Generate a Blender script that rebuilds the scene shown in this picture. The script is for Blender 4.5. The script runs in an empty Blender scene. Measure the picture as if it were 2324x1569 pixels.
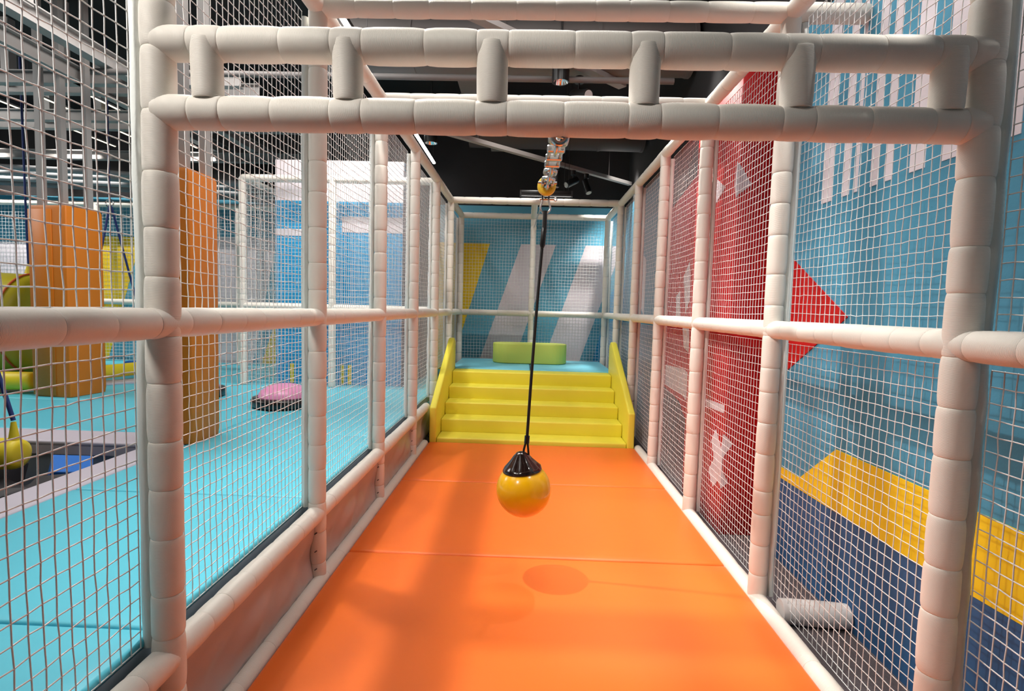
import bpy, bmesh, math, random
from mathutils import Vector, Matrix, Euler

random.seed(7)
scn = bpy.context.scene
COL = scn.collection

# ------------------------------------------------------------------ camera
ZC = 1.56
F_PX, YAW, PITCH, ROLL = 1210.3, 0.0255, -0.0690, 0.0268
cam_d = bpy.data.cameras.new('camera')
cam_d.sensor_width = 36.0
cam_d.lens = 36.0 * F_PX / 2324.0
cam_d.clip_start = 0.02
cam_d.clip_end = 100
cam = bpy.data.objects.new('camera', cam_d)
COL.objects.link(cam)
_f = Vector((-math.sin(YAW), math.cos(YAW), 0)); _r = Vector((math.cos(YAW), math.sin(YAW), 0)); _u = Vector((0, 0, 1))
_f2 = _f * math.cos(PITCH) + _u * math.sin(PITCH); _u2 = _u * math.cos(PITCH) - _f * math.sin(PITCH)
_r3 = _r * math.cos(ROLL) + _u2 * math.sin(ROLL); _u3 = _u2 * math.cos(ROLL) - _r * math.sin(ROLL)
cam.matrix_world = Matrix(((_r3.x, _u3.x, -_f2.x, 0), (_r3.y, _u3.y, -_f2.y, 0), (_r3.z, _u3.z, -_f2.z, ZC), (0, 0, 0, 1)))
scn.camera = cam

# ------------------------------------------------------------------ world, exposure, main lights
scn.view_settings.view_transform = 'Standard'
scn.view_settings.look = 'None'
scn.view_settings.gamma = 1.0
scn.view_settings.exposure = -0.12
scn.view_settings.use_curve_mapping = False
scn.cycles.max_bounces = 5
scn.cycles.diffuse_bounces = 4
scn.cycles.glossy_bounces = 2
world = bpy.data.worlds.new('world'); scn.world = world
world.use_nodes = True
world.node_tree.nodes['Background'].inputs[0].default_value = (1.0, 0.97, 0.94, 1)
world.node_tree.nodes['Background'].inputs[1].default_value = 0.09

def look_quat(frm, to):
    return (Vector(to) - Vector(frm)).to_track_quat('-Z', 'Y')

def spot(name, frm, to, power, size=60, blend=0.6, radius=0.05, col=(1, 0.96, 0.9)):
    d = bpy.data.lights.new(name, 'SPOT')
    d.energy = power; d.spot_size = math.radians(size); d.spot_blend = blend
    d.shadow_soft_size = radius; d.color = col
    o = bpy.data.objects.new(name, d); COL.objects.link(o)
    o.location = frm; o.rotation_mode = 'QUATERNION'; o.rotation_quaternion = look_quat(frm, to)
    return o

def area(name, frm, to, sx, sy, power, col=(1, 0.97, 0.93)):
    d = bpy.data.lights.new(name, 'AREA')
    d.shape = 'RECTANGLE'; d.size = sx; d.size_y = sy; d.energy = power; d.color = col
    o = bpy.data.objects.new(name, d); COL.objects.link(o)
    o.location = frm; o.rotation_mode = 'QUATERNION'; o.rotation_quaternion = look_quat(frm, to)
    return o

# ceiling lamps of the hall, plus an added corridor fill (fixtures that show in the picture are built further down)
area('added_corridor_fill', (0.1, 3.5, 4.72), (0.1, 3.5, 0), 1.3, 2.0, 60)  # added soft fill out of view, no real fixture, evens the mat shadows
spot('ball_key_spot', (-1.40, 2.98, 4.3), (0.1, 3.0, 0.2), 450, 80, 0.7, 0.03)
spot('mat_downlight', (0.10, 3.05, 4.6), (0.2, 3.2, 0), 30, 100, 0.8, 0.05)
spot('mat_track_spot', (0.50, 5.58, 3.76), (0.0, 2.6, 0), 60, 80, 0.8, 0.05)
spot('wall_wash_spot', (1.50, 1.60, 4.3), (1.62, 1.95, 1.9), 330, 62, 0.9, 0.06)
spot('net_wash_spot', (1.10, 2.1, 4.5), (1.35, 2.75, 2.3), 190, 40, 0.9, 0.05)
spot('red_box_spot', (0.75, 4.9, 4.3), (1.4, 4.05, 1.9), 480, 60, 0.8, 0.05)
spot('far_right_spot', (1.42, 5.0, 4.3), (1.50, 5.1, 1.5), 130, 55, 0.9, 0.05)
spot('corner_spot', (1.36, 8.45, 4.2), (1.42, 8.75, 1.9), 650, 60, 0.8, 0.05)
spot('stair_spot_a', (-0.75, 5.9, 4.4), (-0.1, 6.7, 0.4), 620, 85, 0.8, 0.06)
spot('stair_spot_b', (0.62, 7.88, 3.40), (0.2, 9.2, 1.7), 75, 110, 0.9, 0.05)
spot('stair_spot_c', (-0.35, 6.7, 4.5), (0.0, 7.9, 0.9), 200, 80, 0.9, 0.06)
spot('enclosure_spot', (-2.05, 6.2, 4.3), (-2.1, 7.0, 2.3), 300, 75, 0.8, 0.04)
spot('enclosure_spot_b', (-3.0, 6.2, 4.3), (-2.95, 7.0, 2.6), 90, 70, 0.8, 0.04)
spot('far_wall_spot', (-7.2, 8.0, 4.4), (-7.3, 9.1, 2.2), 260, 80, 0.8, 0.03)
spot('far_wall_spot_b', (-8.8, 8.0, 4.4), (-8.9, 9.1, 2.2), 520, 80, 0.8, 0.03)
spot('far_wall_spot_c', (-5.3, 8.0, 4.4), (-5.2, 9.1, 2.2), 180, 80, 0.8, 0.03)
area('hall_light_a', (-2.9, 4.35, 4.65), (-2.8, 4.6, 0), 2.2, 1.3, 130)
area('hall_light_d', (-3.6, 1.6, 4.6), (-3.4, 2.0, 0), 1.8, 1.5, 30)
area('hall_light_b', (-8.2, 5.2, 4.6), (-6.8, 6.0, 0), 2.5, 2.5, 190)
spot('hall_light_c', (-2.3, -0.2, 4.3), (-0.75, 1.6, 2.2), 780, 44, 1.0, 0.4)

# ------------------------------------------------------------------ materials
MATS = {}
def mat(name, col, rough=0.5, metal=0.0, bump=0.0, bscale=200.0, vary=0.0, vscale=4.0, emit=None, estr=0.0, spec=0.5, coat=0.0, wave=None, sss=0.0, detail=2.0):
    if name in MATS: return MATS[name]
    m = bpy.data.materials.new(name); m.use_nodes = True
    nt = m.node_tree; b = nt.nodes['Principled BSDF']
    c = (col[0], col[1], col[2], 1)
    b.inputs['Base Color'].default_value = c
    b.inputs['Roughness'].default_value = rough
    b.inputs['Metallic'].default_value = metal
    b.inputs['Specular IOR Level'].default_value = spec
    b.inputs['Coat Weight'].default_value = coat
    tc = nt.nodes.new('ShaderNodeTexCoord')
    if vary > 0:
        n = nt.nodes.new('ShaderNodeTexNoise'); n.inputs['Scale'].default_value = vscale; n.inputs['Detail'].default_value = 3
        nt.links.new(tc.outputs['Object'], n.inputs['Vector'])
        mx = nt.nodes.new('ShaderNodeMix'); mx.data_type = 'RGBA'
        mx.inputs[6].default_value = tuple(max(0, x * (1 - vary)) for x in col) + (1,)
        mx.inputs[7].default_value = tuple(min(1, x * (1 + vary)) for x in col) + (1,)
        nt.links.new(n.outputs['Fac'], mx.inputs[0]); nt.links.new(mx.outputs[2], b.inputs['Base Color'])
    if bump > 0:
        if wave:
            n = nt.nodes.new('ShaderNodeTexWave'); n.wave_type = 'BANDS'; n.bands_direction = wave
            n.inputs['Scale'].default_value = bscale; n.inputs['Distortion'].default_value = 1.0; out = n.outputs['Fac']
        else:
            n = nt.nodes.new('ShaderNodeTexNoise'); n.inputs['Scale'].default_value = bscale; n.inputs['Detail'].default_value = detail; out = n.outputs['Fac']
        nt.links.new(tc.outputs['Object'], n.inputs['Vector'])
        bp = nt.nodes.new('ShaderNodeBump'); bp.inputs['Strength'].default_value = bump; bp.inputs['Distance'].default_value = 0.004
        nt.links.new(out, bp.inputs['Height']); nt.links.new(bp.outputs['Normal'], b.inputs['Normal'])
    if emit:
        b.inputs['Emission Color'].default_value = (emit[0], emit[1], emit[2], 1); b.inputs['Emission Strength'].default_value = estr
    MATS[name] = m
    return m

FOAM = mat('foam_white', (0.80, 0.745, 0.67), 0.5, bump=0.25, bscale=90, wave='Z', spec=0.35)
FOAMB = mat('foam_binding', (0.74, 0.76, 0.73), 0.5, bump=0.2, bscale=140, spec=0.35)
NET = mat('net_cord', (0.78, 0.77, 0.76), 0.6, vary=0.05, vscale=30)
ORANGE = mat('orange_vinyl', (0.90, 0.175, 0.022), 0.42, bump=0.12, bscale=9, vary=0.03, vscale=2.5, spec=0.4, detail=4)
YELLOW = mat('yellow_vinyl', (0.88, 0.78, 0.075), 0.45, bump=0.08, bscale=12, spec=0.4, vary=0.02)
LIME = mat('lime_vinyl', (0.62, 0.70, 0.14), 0.5, bump=0.08, bscale=12, spec=0.4)
PALEBLUE = mat('pale_blue_vinyl', (0.20, 0.60, 0.74), 0.45, bump=0.06, bscale=10, spec=0.4)
BLUEMAT = mat('blue_vinyl', (0.10, 0.54, 0.68), 0.40, bump=0.08, bscale=8, spec=0.45, vary=0.03, vscale=1.5)
BLUEEDGE = mat('blue_edge_vinyl', (0.28, 0.34, 0.41), 0.5)
LILAC = mat('lilac_vinyl', (0.56, 0.52, 0.60), 0.5, bump=0.05, bscale=10)
GREYV = mat('grey_vinyl', (0.44, 0.40, 0.39), 0.36, bump=0.2, bscale=7, spec=0.5, vary=0.05)
COLOR = mat('column_orange', (0.66, 0.185, 0.010), 0.5, bump=0.1, bscale=9, spec=0.4, vary=0.04)
STEEL = mat('galvanised_steel', (0.62, 0.62, 0.62), 0.25, metal=1.0, bump=0.05, bscale=60)
STEELP = mat('painted_steel', (0.33, 0.31, 0.30), 0.5, vary=0.08, vscale=3)
STEELW = mat('white_pipe', (0.26, 0.26, 0.27), 0.5)
TUBEG = mat('grey_pad', (0.52, 0.49, 0.48), 0.55)
LEDT = mat('led_tube_glow', (0.9, 0.9, 0.9), 0.5, emit=(1, 0.98, 0.95), estr=38)
LENS = mat('lamp_lens', (0.5, 0.5, 0.5), 0.2, emit=(1, 0.97, 0.9), estr=0.03)
BLACK = mat('black_rubber', (0.008, 0.007, 0.007), 0.28, spec=0.5, bump=0.1, bscale=60)
GLOSSB = mat('black_gloss', (0.012, 0.005, 0.004), 0.14, spec=0.6, coat=0.4)
ROPEB = mat('black_rope', (0.006, 0.006, 0.006), 0.7, bump=0.5, bscale=260)
ROPEN = mat('navy_rope', (0.01, 0.03, 0.16), 0.6, bump=0.4, bscale=200)
BALL = mat('buoy_yellow', (0.84, 0.45, 0.002), 0.22, spec=0.5, coat=0.3, vary=0.03, vscale=6)
DISC = mat('bumper_yellow', (0.86, 0.58, 0.03), 0.45)
YLOG = mat('log_yellow', (0.80, 0.62, 0.02), 0.45, bump=0.1, bscale=8)
BARREL = mat('barrel_yellow', (0.50, 0.42, 0.01), 0.4, vary=0.05)
REDP = mat('red_piping', (0.6, 0.10, 0.02), 0.5)
PINK = mat('pink_rubber', (0.80, 0.30, 0.52), 0.35, spec=0.5)
CUBEG = mat('foam_cube_grey', (0.045, 0.042, 0.048), 0.7, bump=0.2, bscale=60, vary=0.15, vscale=3)
CUBEB = mat('foam_cube_blue', (0.01, 0.16, 0.62), 0.6)
CARPET = mat('carpet', (0.115, 0.09, 0.095), 0.95, bump=0.9, bscale=55, wave='X', vary=0.25, vscale=60)
CEIL = mat('ceiling_black', (0.012, 0.011, 0.012), 0.9, vary=0.2)
DUCT = mat('duct_paint', (0.055, 0.045, 0.045), 0.6, vary=0.15, vscale=2)
DUCTL = mat('duct_grey', (0.16, 0.145, 0.14), 0.6, vary=0.1, vscale=2)
WBLUE = mat('mural_blue', (0.10, 0.36, 0.50), 0.55, vary=0.06, vscale=2, bump=0.1, bscale=120)
WBLUE2 = mat('mural_blue_panel', (0.014, 0.30, 0.58), 0.5, vary=0.05, vscale=2)
WDBLUE = mat('mural_deep_blue', (0.02, 0.20, 0.40), 0.55, vary=0.05)
WWHITE = mat('mural_white', (0.66, 0.60, 0.64), 0.6, vary=0.03)
WNAVY = mat('mural_navy', (0.03, 0.10, 0.23), 0.6, vary=0.15, vscale=3, spec=0.3)
WYEL = mat('mural_yellow', (0.82, 0.55, 0.008), 0.55, vary=0.04)
WRED = mat('mural_red', (0.43, 0.005, 0.005), 0.55, vary=0.05, spec=0.3)
WBLUER = mat('mural_slate_blue', (0.065, 0.26, 0.39), 0.6, vary=0.06, vscale=2, bump=0.1, bscale=120, spec=0.3)
WDARK = mat('mural_charcoal', (0.05, 0.055, 0.07), 0.6)
LAMPB = mat('lamp_black', (0.012, 0.011, 0.011), 0.4)
CHROME = mat('lamp_chrome', (0.8, 0.8, 0.8), 0.12, metal=1.0)
LED = mat('led_glow', (0.9, 0.9, 0.9), 0.5, emit=(1, 0.98, 0.95), estr=14)
LEDW = mat('led_warm', (0.9, 0.9, 0.9), 0.5, emit=(1, 0.88, 0.6), estr=2.5)

# ------------------------------------------------------------------ helpers
def tag(o, label=None, cat=None, group=None, kind=None):
    if label: o['label'] = label
    if cat: o['category'] = cat
    if group: o['group'] = group
    if kind: o['kind'] = kind
    return o

def mesh_obj(name, verts, faces, m, parent=None, smooth=False):
    me = bpy.data.meshes.new(name)
    me.from_pydata([tuple(v) for v in verts], [], faces)
    me.update()
    if smooth:
        me.shade_smooth()
    me.materials.append(m)
    return link(name, me, parent)

def link(name, me, parent=None):
    o = bpy.data.objects.new(name, me); COL.objects.link(o)
    if parent: o.parent = parent
    return o

def bm_obj(name, bm, m, parent=None, smooth=False, angle=None):
    me = bpy.data.meshes.new(name)
    bmesh.ops.recalc_face_normals(bm, faces=bm.faces)
    bm.to_mesh(me); bm.free()
    if angle is not None:
        me.shade_smooth(); me.set_sharp_from_angle(angle=math.radians(angle))
    elif smooth:
        me.shade_smooth()
    me.materials.append(m)
    return link(name, me, parent)

def empty(name, loc, label, cat, group=None):
    o = bpy.data.objects.new(name, None); COL.objects.link(o)
    o.location = loc; o.empty_display_size = 0.05
    tag(o, label, cat, group)
    return o

def box_bm(x0, x1, y0, y1, z0, z1, bev=0.0, seg=2):
    bm = bmesh.new()
    bmesh.ops.create_cube(bm, size=1)
    for v in bm.verts:
        v.co = Vector((x0 + (v.co.x + .5) * (x1 - x0), y0 + (v.co.y + .5) * (y1 - y0), z0 + (v.co.z + .5) * (z1 - z0)))
    if bev > 0:
        bmesh.ops.bevel(bm, geom=bm.edges[:], offset=bev, segments=seg, affect='EDGES', profile=0.5)
    return bm

def box(name, x0, x1, y0, y1, z0, z1, m, parent=None, bev=0.0, seg=2):
    return bm_obj(name, box_bm(x0, x1, y0, y1, z0, z1, bev, seg), m, parent, angle=50 if bev else None)

def lathe(profile, n=24, cap=True):
    """profile: list of (r,z)"""
    vs, fs = [], []
    for r, z in profile:
        for k in range(n):
            a = 2 * math.pi * k / n
            vs.append((r * math.cos(a), r * math.sin(a), z))
    for i in range(len(profile) - 1):
        for k in range(n):
            k2 = (k + 1) % n
            fs.append((i * n + k, i * n + k2, (i + 1) * n + k2, (i + 1) * n + k))
    if cap:
        fs.append(tuple(reversed(range(n))))
        fs.append(tuple((len(profile) - 1) * n + k for k in range(n)))
    return vs, fs

def tube_pts(pts, r, n=8, closed=False):
    """tube along a polyline"""
    pts = [Vector(p) for p in pts]
    vs, fs = [], []
    N = len(pts)
    up = Vector((0, 0, 1))
    prev = None
    for i, p in enumerate(pts):
        if closed:
            t = (pts[(i + 1) % N] - pts[i - 1])
        else:
            t = pts[min(i + 1, N - 1)] - pts[max(i - 1, 0)]
        t.normalize()
        if prev is None:
            a = t.cross(up)
            if a.length < 1e-3: a = t.cross(Vector((1, 0, 0)))
        else:
            a = prev - t * prev.dot(t)
        a.normalize(); prev = a
        b = t.cross(a)
        rr = r[i] if isinstance(r, (list, tuple)) else r
        for k in range(n):
            an = 2 * math.pi * k / n
            vs.append(p + (a * math.cos(an) + b * math.sin(an)) * rr)
    M = N if closed else N - 1
    for i in range(M):
        j = (i + 1) % N
        for k in range(n):
            k2 = (k + 1) % n
            fs.append((i * n + k, i * n + k2, j * n + k2, j * n + k))
    if not closed:
        fs.append(tuple(reversed(range(n)))); fs.append(tuple((N - 1) * n + k for k in range(n)))
    return vs, fs

def tube(name, pts, r, m, parent=None, n=8, closed=False):
    v, f = tube_pts(pts, r, n, closed)
    bm = bmesh.new()
    bv = [bm.verts.new(p) for p in v]
    for q in f:
        try: bm.faces.new([bv[i] for i in q])
        except ValueError: pass
    return bm_obj(name, bm, m, parent, angle=60)

def prism(name, pts, axis, off, thick, m, parent=None, bev=0.0):
    """polygon pts (a,b) extruded along axis from off to off+thick. axis X: (y,z); Y: (x,z); Z: (x,y)"""
    def P(a, b, c):
        return {'X': (c, a, b), 'Y': (a, c, b), 'Z': (a, b, c)}[axis]
    bm = bmesh.new()
    lo = [bm.verts.new(P(a, b, off)) for a, b in pts]
    hi = [bm.verts.new(P(a, b, off + thick)) for a, b in pts]
    bm.faces.new(lo); bm.faces.new(hi)
    n = len(pts)
    for i in range(n):
        bm.faces.new((lo[i], lo[(i + 1) % n], hi[(i + 1) % n], hi[i]))
    if bev > 0:
        bmesh.ops.recalc_face_normals(bm, faces=bm.faces)
        bmesh.ops.bevel(bm, geom=bm.edges[:], offset=bev, segments=3, affect='EDGES', profile=0.5)
    return bm_obj(name, bm, m, parent, angle=50 if bev else None)

def cyl_bm(p0, p1, r0, r1=None, n=20):
    if r1 is None: r1 = r0
    p0, p1 = Vector(p0), Vector(p1)
    v, f = lathe([(r0, 0), (r1, (p1 - p0).length)], n)
    q = (p1 - p0).to_track_quat('Z', 'Y')
    bm = bmesh.new()
    bv = [bm.verts.new(p0 + q @ Vector(c)) for c in v]
    for g in f: bm.faces.new([bv[i] for i in g])
    return bm

def cyl(name, p0, p1, r, m, parent=None, r1=None, n=20):
    return bm_obj(name, cyl_bm(p0, p1, r, r1, n), m, parent, angle=50)

# ---- padded pipes: every foam sleeve between two tied seams is a part
R_PIPE = 0.047
def sleeve_mesh(r, L, variant, pinch=0.0):
    pr = []
    e = 0.030 / 1.0
    b = (1.0, 1.015, 0.99)[variant]
    prof = [(0.93, 0), (0.952, 0.003), (0.972, 0.009), (0.988, 0.02), (1.0 * b, 0.04), (1.010 * b, L * 0.5), (1.0 * b, L - 0.04), (0.988, L - 0.02), (0.972, L - 0.009), (0.952, L - 0.003), (0.93, L)]
    prof = [(a - pinch * max(0, (1 - a)) * 10 if a < 0.985 else a, z) for a, z in prof]
    v, f = lathe([(r * a, z) for a, z in prof], 26)
    me = bpy.data.meshes.new('foam_sleeve')
    me.from_pydata(v, [], f); me.update(); me.shade_smooth()
    me.set_sharp_from_angle(angle=math.radians(70))
    me.materials.append(FOAM)
    return me
SLEEVES = [sleeve_mesh(R_PIPE, 0.2, k) for k in range(3)]
SLEEVES_P = [sleeve_mesh(R_PIPE, 0.2, k, 0.035) for k in range(3)]

def padded_pipe(name, p0, p1, label, cat, seg=0.18, group=None, scale=1.0, breaks=None, m=None):
    p0, p1 = Vector(p0), Vector(p1)
    d = p1 - p0; L = d.length
    n = max(1, round(L / seg))
    cuts = [0.0]
    for i in range(1, n): cuts.append((i + random.uniform(-0.13, 0.13)) / n)
    cuts.append(1.0)
    if breaks: cuts = [0.0] + [b_ / L for b_ in breaks] + [1.0]; n = len(cuts) - 1
    t = empty(name, p0, label, cat, group)
    q = d.to_track_quat('Z', 'Y')
    for i in range(n):
        me = m if m is not None else (SLEEVES_P if cat == 'post' else SLEEVES)[random.randrange(3)]
        o = bpy.data.objects.new('foam_sleeve', me); COL.objects.link(o)
        o.parent = t
        l = (cuts[i + 1] - cuts[i]) * L
        o.location = d * cuts[i]
        o.rotation_mode = 'QUATERNION'
        o.rotation_quaternion = q @ Euler((0, 0, random.uniform(0, 6.28))).to_quaternion()
        s = scale * random.uniform(0.985, 1.02)
        o.scale = (s, s, l / 0.2)
    return t

# ---- netting
def net_mesh(W, H, nu, nv, r, sides=4, jit=0.004, seed=0, bulge=0.0, knots=False, sag=0.0):
    """net in local plane: u along +X (0..W), v along +Z (0..H), bulge along +Y"""
    rng = random.Random(seed)
    P = {}
    for i in range(nu + 1):
        for j in range(nv + 1):
            u = W * i / nu; v = H * j / nv
            edge = (i in (0, nu)) or (j in (0, nv))
            s = math.sin(math.pi * i / nu) * math.sin(math.pi * j / nv)
            du = 0 if edge else rng.gauss(0, jit); dv = 0 if edge else rng.gauss(0, jit)
            dv -= sag * math.sin(math.pi * i / nu) * (1 if 0 < j < nv else 0)
            P[i, j] = Vector((u + du, bulge * s + (0 if edge else rng.gauss(0, jit * .4)), v + dv))
    vs, fs = [], []
    def strand(pts, ax):
        base = len(vs); n = len(pts)
        ring = []
        for k, p in enumerate(pts):
            t = (pts[min(k + 1, n - 1)] - pts[max(k - 1, 0)]).normalized()
            a = Vector((0, 1, 0)); b = t.cross(a).normalized()
            for s in range(sides):
                an = 2 * math.pi * (s + 0.5) / sides
                vs.append(p + (a * math.cos(an) + b * math.sin(an)) * r)
        for k in range(n - 1):
            for s in range(sides):
                s2 = (s + 1) % sides
                fs.append((base + k * sides + s, base + k * sides + s2, base + (k + 1) * sides + s2, base + (k + 1) * sides + s))
    for i in range(nu + 1): strand([P[i, j] for j in range(nv + 1)], 0)
    for j in range(nv + 1): strand([P[i, j] for i in range(nu + 1)], 1)
    if knots:
        for p in P.values():
            b = len(vs); k = r * 1.75
            for d in ((k, 0, 0), (-k, 0, 0), (0, k, 0), (0, -k, 0), (0, 0, k), (0, 0, -k)):
                vs.append(p + Vector(d))
            for q in ((0, 2, 4), (2, 1, 4), (1, 3, 4), (3, 0, 4), (2, 0, 5), (1, 2, 5), (3, 1, 5), (0, 3, 5)):
                fs.append(tuple(b + x for x in q))
    me = bpy.data.meshes.new('net_mesh')
    me.from_pydata([tuple(v) for v in vs], [], fs); me.update(); me.shade_smooth()
    me.materials.append(NET)
    return me

def net(me, loc, rotz, label, group='climbing net panels'):
    o = bpy.data.objects.new('safety_net', me); COL.objects.link(o)
    o.location = loc; o.rotation_euler = (0, 0, rotz)
    tag(o, label, 'net', group)
    return o

# ------------------------------------------------------------------ structure dimensions
XL, XR = -1.1134, 1.2866
YN = [1.608 + 1.2111 * k for k in range(7)]
Y0 = 0.42
ZMID, ZTOP, ZLOW = 1.487, 3.076, 0.418
ZB1, ZB2 = 2.315, 2.117
XW = 1.66
YB = 9.22
ZCEIL = 4.8

# ------------------------------------------------------------------ room shell
def struct(o): o['kind'] = 'structure'; return o
floor = struct(box('floor', -10, 3.2, -3, 10.2, -0.1, 0.0, CARPET))
ceil = struct(box('ceiling', -10, 3.2, -3, 10.2, ZCEIL, ZCEIL + 0.1, CEIL))
wall_right = struct(box('wall_right', XW, XW + 0.12, -3, 3.44, 0, 3.32, WBLUER))
wall_right_upper = struct(box('wall_right_upper', XW, XW + 0.12, -3, 10.2, 3.32, ZCEIL, CEIL))
wall_right_red = struct(box('wall_right_red', XW, XW + 0.12, 3.44, 6.45, 0, 3.32, WRED))
wall_right_far = struct(box('wall_right_far', XW, XW + 0.12, 6.45, YB, 0, 3.32, WBLUER))
wall_back = struct(box('wall_back', -10, 3.2, YB, YB + 0.12, 0, 3.30, WBLUE))
wall_back_upper = struct(box('wall_back_upper', -10, 3.2, YB, YB + 0.12, 3.30, ZCEIL, CEIL))
wall_left = struct(box('wall_left', -10.12, -10, -3, 10.2, 0, ZCEIL, WBLUE))

# mural on the right wall: white bars hanging from above, yellow band, red arrow
for y0, y1 in ((3.03, 3.13), (2.87, 2.935), (2.80, 2.825), (2.645, 2.70), (2.545, 2.595), (2.34, 2.43), (2.135, 2.245), (1.90, 1.965), (1.68, 1.80), (1.45, 1.58), (1.2, 1.33)):
    box('painted_bar', XW - 0.003, XW, y0, y1, 2.2, 3.32, WWHITE, wall_right)
prism('painted_band', [(3.44, 0.595), (3.172, 0.597), (2.825, 0.862), (0.4, 0.878), (0.4, 0.58), (1.73, 0.566), (2.16, 0.546), (3.44, 0.524)], 'X', XW - 0.003, 0.003, WYEL, wall_right)
prism('painted_field', [(3.44, 0.524), (2.16, 0.546), (1.73, 0.566), (0.4, 0.58), (0.4, 0.0), (3.44, 0.0)], 'X', XW - 0.002, 0.002, WNAVY, wall_right)
prism('painted_arrow', [(3.44, 1.935), (2.803, 1.563), (3.44, 1.195)], 'X', XW - 0.004, 0.004, WRED, wall_right)
# mural on the red wall
for pts in ([(5.75, 1.95), (5.55, 2.1), (5.5, 1.7), (5.62, 1.55)], [(5.45, 1.9), (5.3, 1.98), (5.22, 1.62), (5.36, 1.5)], [(5.7, 1.4), (5.5, 1.46), (5.4, 1.15), (5.62, 1.2)], [(5.35, 1.42), (5.2, 1.45), (5.15, 1.2), (5.28, 1.22)], [(6.0, 1.75), (5.86, 1.8), (5.8, 1.45), (5.95, 1.4)]):
    prism('painted_mark', pts, 'X', XW - 0.003, 0.003, WWHITE, wall_right_red)
prism('painted_band', [(6.3, 0.95), (5.6, 0.98), (4.9, 0.86), (4.9, 0.55), (5.6, 0.70), (6.3, 0.72)], 'X', XW - 0.003, 0.003, WWHITE, wall_right_red)
prism('painted_base', [(6.45, 0.70), (5.7, 0.62), (5.35, 0.40), (5.35, 0.0), (6.45, 0.0)], 'X', XW - 0.005, 0.002, WDARK, wall_right_red)
prism('painted_top', [(6.45, 2.75), (5.4, 2.95), (4.5, 3.0), (4.5, 3.32), (6.45, 3.32)], 'X', XW - 0.005, 0.002, WDARK, wall_right_red)
prism('painted_stripe', [(7.6, 2.3), (8.3, 2.6), (8.3, 1.9), (7.6, 1.5)], 'X', XW - 0.003, 0.003, WWHITE, wall_right_far)

# red boxed-in column standing against the right wall
rb = empty('red_box_column', (1.53, 4.1, 0), 'glossy red boxed-in column with white cross and star prints beyond right net', 'column')
def child_of(o, t):
    o.parent = t; o.matrix_parent_inverse = Matrix.Translation(-Vector(t.location)); return o
child_of(box('column_body', 1.405, XW, 3.72, 4.62, 0, 3.25, WRED, None, 0.006, 1), rb)
def face_print(pts, name='printed_mark'):
    child_of(prism(name, pts, 'X', 1.4015, 0.005, WWHITE), rb)
face_print([(3.88, 0.72), (3.955, 0.62), (3.875, 0.51), (3.98, 0.395), (3.88, 0.293), (3.775, 0.378), (3.722, 0.335), (3.722, 0.72), (3.756, 0.613)])
face_print([(4.111, 0.908), (3.734, 0.925), (3.742, 0.868), (4.103, 0.852)])
face_print([(3.745, 2.60), (3.722, 2.58), (3.722, 2.355), (3.735, 2.355), (3.76, 2.44)])
face_print([(4.20, 2.60), (4.15, 2.584), (3.945, 2.473), (4.122, 2.392), (4.20, 2.38)])
for pts in ([(1.407, 2.585), (1.50, 2.44), (1.407, 2.37)], [(1.407, 0.72), (1.47, 0.66), (1.407, 0.56)], [(1.407, 0.34), (1.45, 0.38), (1.407, 0.46)]):
    child_of(prism('printed_mark', pts, 'Y', 3.7165, 0.005, WWHITE), rb)

# mural on the back wall: slanted stripes
def slant(x0, x1, z1, z0, m, nm='painted_stripe', slope=0.335):
    """parallelogram with top edge x0..x1 at z1 leaning left towards the floor"""
    d = slope * (z1 - z0)
    prism(nm, [(x0, z1), (x1, z1), (x1 - d, z0), (x0 - d, z0)], 'Y', YB - 0.004, 0.004, m, wall_back)
slant(-1.62, -0.658, 2.664, 0.0, WYEL, slope=0.30)
slant(-0.123, 0.47, 2.666, 0.0, WWHITE)
slant(0.979, 1.60, 2.668, 0.0, WWHITE)
prism('painted_patch', [(1.45, 1.9), (1.66, 2.1), (1.66, 0.0), (1.0, 0.0)], 'Y', YB - 0.006, 0.003, WBLUE2, wall_back)
slant(-5.55, -4.35, 2.67, 0.0, WWHITE, slope=0.2)
slant(-3.9, -3.3, 2.67, 0.0, WYEL)
slant(-2.9, -2.2, 2.67, 0.0, WWHITE)
slant(-7.45, -6.74, 2.63, 0.0, WYEL, slope=0.30)
slant(-9.4, -8.3, 2.5, 0.0, WWHITE)

# ------------------------------------------------------------------ padded posts
ORD = ['first', 'second', 'third', 'fourth', 'fifth', 'sixth', 'seventh']
for side, X, nm in ((-1, XL, 'left'), (1, XR, 'right')):
    for k in range(7):
        lab = 'white foam padded post in the %s net wall, %s from the camera' % (nm, ORD[k])
        zb = 0.0
        t = padded_pipe('padded_post', (X, YN[k], zb), (X, YN[k], ZTOP + 0.02), lab, 'post', 0.165, 'padded posts of the corridor')
        # slim padded strip that binds the net to the outer side of the post
        v, f = [], []
        pts = []
        n = 26
        for i in range(n + 1):
            z = 0.45 + (ZTOP - 0.50) * i / n if side < 0 else 0.05 + (ZTOP - 0.10) * i / n
            pts.append((side * 0.068 + random.uniform(-.0025, .0025), 0.004 + random.uniform(-.002, .002), z))
        b = tube('net_binding', pts, [0.019 + random.uniform(-.002, .002) for _ in pts], FOAMB, t, 10)

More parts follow.
